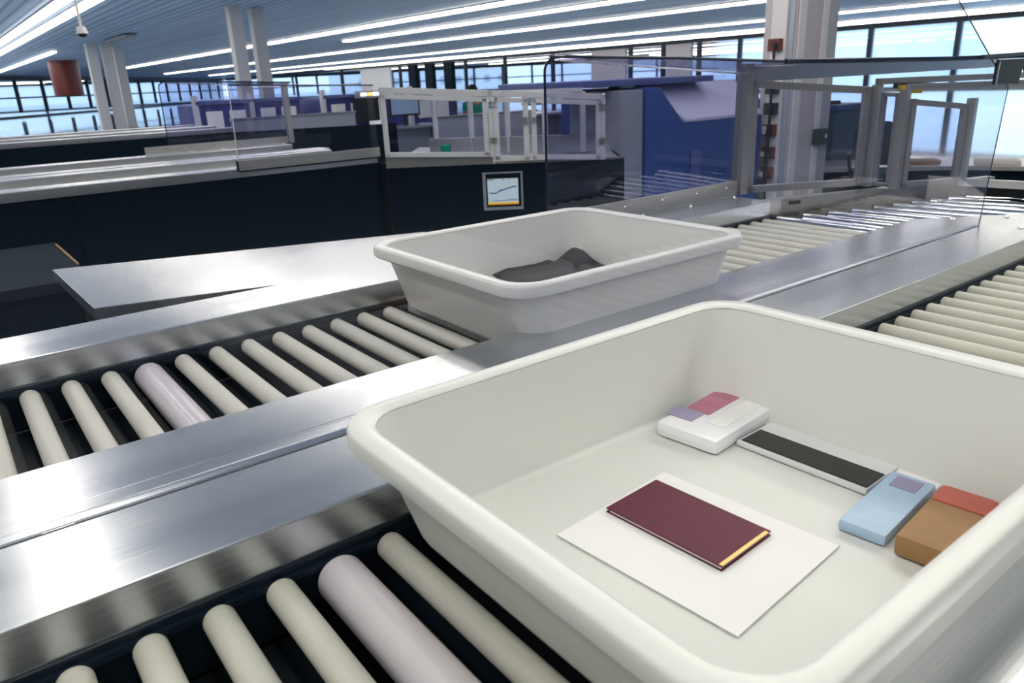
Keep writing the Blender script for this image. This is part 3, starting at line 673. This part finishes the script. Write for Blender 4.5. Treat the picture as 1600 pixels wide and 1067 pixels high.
def office_chair(x, y, rot, label, sc_=1.0):
    r = thing('office_chair', label, 'chair', (x, y, 0), 'dark office chairs')
    ca, sa = math.cos(rot), math.sin(rot)
    def T(b, nm, m):
        for v in b.bm.verts: v.co = Vector((x+(v.co.x*ca-v.co.y*sa)*sc_, y+(v.co.x*sa+v.co.y*ca)*sc_, v.co.z*sc_))
        return b.build(nm, m, r, 60)
    T(MB().box(-.24, .24, -.22, .24, .45, .53, .03), 'seat', 'chair')
    b = MB(); pr = [(.15, .56), (.21, .66), (.225, .80), (.215, .93), (.19, 1.0), (.12, 1.025), (-.12, 1.025), (-.19, 1.0), (-.215, .93), (-.225, .80), (-.21, .66), (-.15, .56)]
    b.prism([(px, .22+.05*abs(px)*-4*abs(px), pz) for px, pz in pr], (0, .06, 0), .015); T(b, 'backrest', 'chair')
    T(MB().cyl((0, 0, .12), (0, 0, .45), .03, 12), 'gas_lift', 'dark')
    for k in range(5):
        a = 2*math.pi*k/5; T(MB().bar((0, 0, .11), (.28*math.cos(a), .28*math.sin(a), .07), .045, .03, .005).ball((.28*math.cos(a), .28*math.sin(a), .035), .034), 'leg', 'dark')
    for s in (-1, 1):
        T(MB().tube([(s*.25, .1, .5), (s*.28, .1, .70), (s*.28, -.12, .71)], .018), 'armrest', 'dark')
office_chair(6.98, 3.60, -.9, 'dark blue grey office chair seen through the tunnel doors', .86)
r = thing('window_bench', 'low grey counter with steel top along the back right, beyond the tunnel', 'counter', (7.8, 3, 0))
bq = [(6.9, 4.15), (7.75, 3.15), (8.35, 1.75), (9.0, 2.0), (8.4, 3.45), (7.5, 4.5)]
MB().prism([(x, y, .41) for x, y in bq], (0, 0, .04), .004).build('counter_top', 'steel_x', r)
MB().prism([(x+.05, y+.02, 0) for x, y in bq], (0, 0, .409)).build('counter_base', 'navy', r)
for kk, (x, y, c, a_) in enumerate(((7.75, 3.60, 'brown', -.9), (8.05, 3.0, 'colbeige', -1.1), (8.45, 2.1, 'paper', -1.2))):
    r = thing('folder', ['tan folder lying on the low counter beyond the tunnel', 'beige folder on the low counter, second from left', 'white folder on the low counter at far right'][kk], 'folder', (x, y, .45), 'folders on the low counter')
    slab('folder_cover', c, r, (x, y), (.36, .24), a_, .4505, .485, .004); slab('folder_pages', 'paper', r, (x, y), (.364, .234), a_, .456, .479, 0)
office_chair(5.1, 1.42, -2.4, 'dark office chair at right edge of the picture beyond the cross bar')
# signal lamp display
r = thing('signal_display', 'black signal display with amber and white lamps, behind the second line', 'display', (6.6, 13, 1.28))
MB().box(6.35, 6.85, 12.95, 13.0, .78, 1.18, .01).build('housing', 'dark', r)
MB().box(6.5, 6.62, 12.94, 12.95, 1.22, 1.27, .004).build('lamp', 'lampwhite', r); MB().box(6.64, 6.72, 12.94, 12.95, 1.22, 1.27, .004).build('lamp', 'amber', r); MB().box(6.74, 6.86, 12.94, 12.95, 1.22, 1.27, .004).build('lamp', 'lampwhite', r)
MB().box(6.4, 6.9, 12.96, 12.99, 1.185, 1.30, .004).build('lamp_panel', 'lightgrey', r)
MB().box(6.58, 6.62, 12.96, 13.0, 0, .78).build('stand', 'dark', r)
# seated operator
r = thing('person', 'seated person in a green top, far behind the glazed doors', 'person', (8.65, 12.6, 0))
def skin_body(joints, edges, name, m, parent):
    bm = bmesh.new(); lay = bm.verts.layers.skin.verify(); vs = []
    for j in joints:
        v = bm.verts.new(j[:3]); v[lay].radius = (j[3], j[4] if len(j) > 4 else j[3]); vs.append(v)
    vs[0][lay].use_root = True
    for p, q in edges: bm.edges.new((vs[p], vs[q]))
    me = bpy.data.meshes.new(name); bm.to_mesh(me); bm.free()
    o = bpy.data.objects.new(name, me); C.objects.link(o); me.materials.append(M[m])
    o.modifiers.new('skin', 'SKIN').use_smooth_shade = True
    o.modifiers.new('sub', 'SUBSURF').levels = 2; o.modifiers['sub'].render_levels = 2
    put(o, parent); return o
px, py = 8.65, 12.5
J = [(px, py, .52, .15, .12), (px, py, .75, .14, .11), (px, py, .95, .16, .11), (px, py, 1.04, .06), (px, py-.01, 1.15, .085), (px, py-.015, 1.24, .075),
     (px-.19, py, .96, .06), (px-.24, py-.05, .74, .047), (px-.17, py-.28, .76, .035), (px+.19, py, .96, .06), (px+.24, py-.05, .74, .047), (px+.17, py-.28, .76, .035),
     (px-.1, py-.05, .50, .085), (px-.11, py-.42, .50, .065), (px-.11, py-.44, .08, .045), (px-.11, py-.55, .05, .04), (px+.1, py-.05, .50, .085), (px+.11, py-.42, .50, .065), (px+.11, py-.44, .08, .045), (px+.11, py-.55, .05, .04)]
Ed = [(0, 1), (1, 2), (2, 3), (3, 4), (4, 5), (2, 6), (6, 7), (7, 8), (2, 9), (9, 10), (10, 11), (0, 12), (12, 13), (13, 14), (14, 15), (0, 16), (16, 17), (17, 18), (18, 19)]
skin_body(J, Ed, 'body', 'skin', r)
skin_body([(px, py, .56, .165, .135), (px, py, .75, .158, .128), (px, py, .95, .175, .125), (px-.19, py, .965, .075), (px-.225, py-.03, .82, .062), (px+.19, py, .965, .075), (px+.225, py-.03, .82, .062)], [(0, 1), (1, 2), (2, 3), (3, 4), (2, 5), (5, 6)], 'green_top', 'green', r)
skin_body([(px, py, .51, .17, .14), (px-.1, py-.05, .50, .10), (px-.11, py-.42, .50, .08), (px-.11, py-.44, .12, .058), (px+.1, py-.05, .50, .10), (px+.11, py-.42, .50, .08), (px+.11, py-.44, .12, .058)], [(0, 1), (1, 2), (2, 3), (0, 4), (4, 5), (5, 6)], 'trousers', 'trousers', r)
MB().ball((px, py+.02, 1.235), .105, (.95, 1, .95)).build('hair', 'hair', r)
s = thing('stool', 'plain dark stool under the seated person in green', 'stool', (px, py, 0))
MB().cyl((px, py+.02, .33), (px, py+.02, .38), .19, 24, None, .01).build('seat', 'dark', s); MB().cyl((px, py+.02, .02), (px, py+.02, .33), .03, 12).build('column', 'dark', s); MB().cyl((px, py+.02, 0), (px, py+.02, .02), .22, 24).build('base', 'dark', s)

# ------------------------------------------------------------------ outside
struct(MB().box(-120, 220, 30, 330, -.6, -.5).build('ground', 'ground'))
for k, (x, y, w, d, h, l) in enumerate(((-30, 150, 40, 12, 16, 'pale apartment block outside the far left windows'), (22, 190, 26, 12, 13, 'pale building outside the windows right of the far columns'), (-75, 90, 30, 12, 10, 'low pale building outside at the far left edge'))):
    r = thing('building', l, 'building', (x, y, -.5), 'buildings outside the windows')
    MB().box(x, x+w, y, y+d, -.5, h).build('wall', 'building', r)
    MB().box(x-.4, x+w+.4, y-.4, y+d+.4, h, h+.5).build('roof_slab', 'lightgrey', r)
    for i in range(int(w//4)):
        for j in range(int(h//3.2)):
            MB().box(x+1.2+4*i, x+2.8+4*i, y-.06, y+.02, 1+3.2*j, 2.5+3.2*j).build('window', 'bwin', r)

# ------------------------------------------------------------------ light, camera, render look
W = bpy.data.worlds.new('sky'); bpy.context.scene.world = W; W.use_nodes = True
bg = W.node_tree.nodes['Background']; bg.inputs[0].default_value = (.66, .83, 1.0, 1); bg.inputs[1].default_value = 2.9

cam = bpy.data.cameras.new('camera'); co = bpy.data.objects.new('camera', cam); C.objects.link(co)
R_ = (0.7924099478569919, -0.608554518201304, -0.04180757005684612); U_ = (0.23220553702769853, 0.23756072203220535, 0.9432102055858044); F_ = (0.5640629956937057, 0.7571170990833029, -0.32955520806797534)
co.matrix_world = Matrix(((R_[0], U_[0], -F_[0], 0), (R_[1], U_[1], -F_[1], 0), (R_[2], U_[2], -F_[2], CAM_Z), (0, 0, 0, 1)))
cam.sensor_width = 36; cam.sensor_fit = 'HORIZONTAL'; cam.lens = 1175.08/1600*36; cam.clip_start = .02; cam.clip_end = 800
cam.dof.use_dof = True; cam.dof.focus_distance = 1.35; cam.dof.aperture_fstop = 9
sc = bpy.context.scene; sc.camera = co
sc.view_settings.view_transform = 'Standard'; sc.view_settings.look = 'Medium High Contrast'; sc.view_settings.exposure = -.42
try:
    sc.cycles.transparent_max_bounces = 32; sc.cycles.max_bounces = 8; sc.cycles.sample_clamp_indirect = 6; sc.cycles.use_denoising = True
except Exception: pass
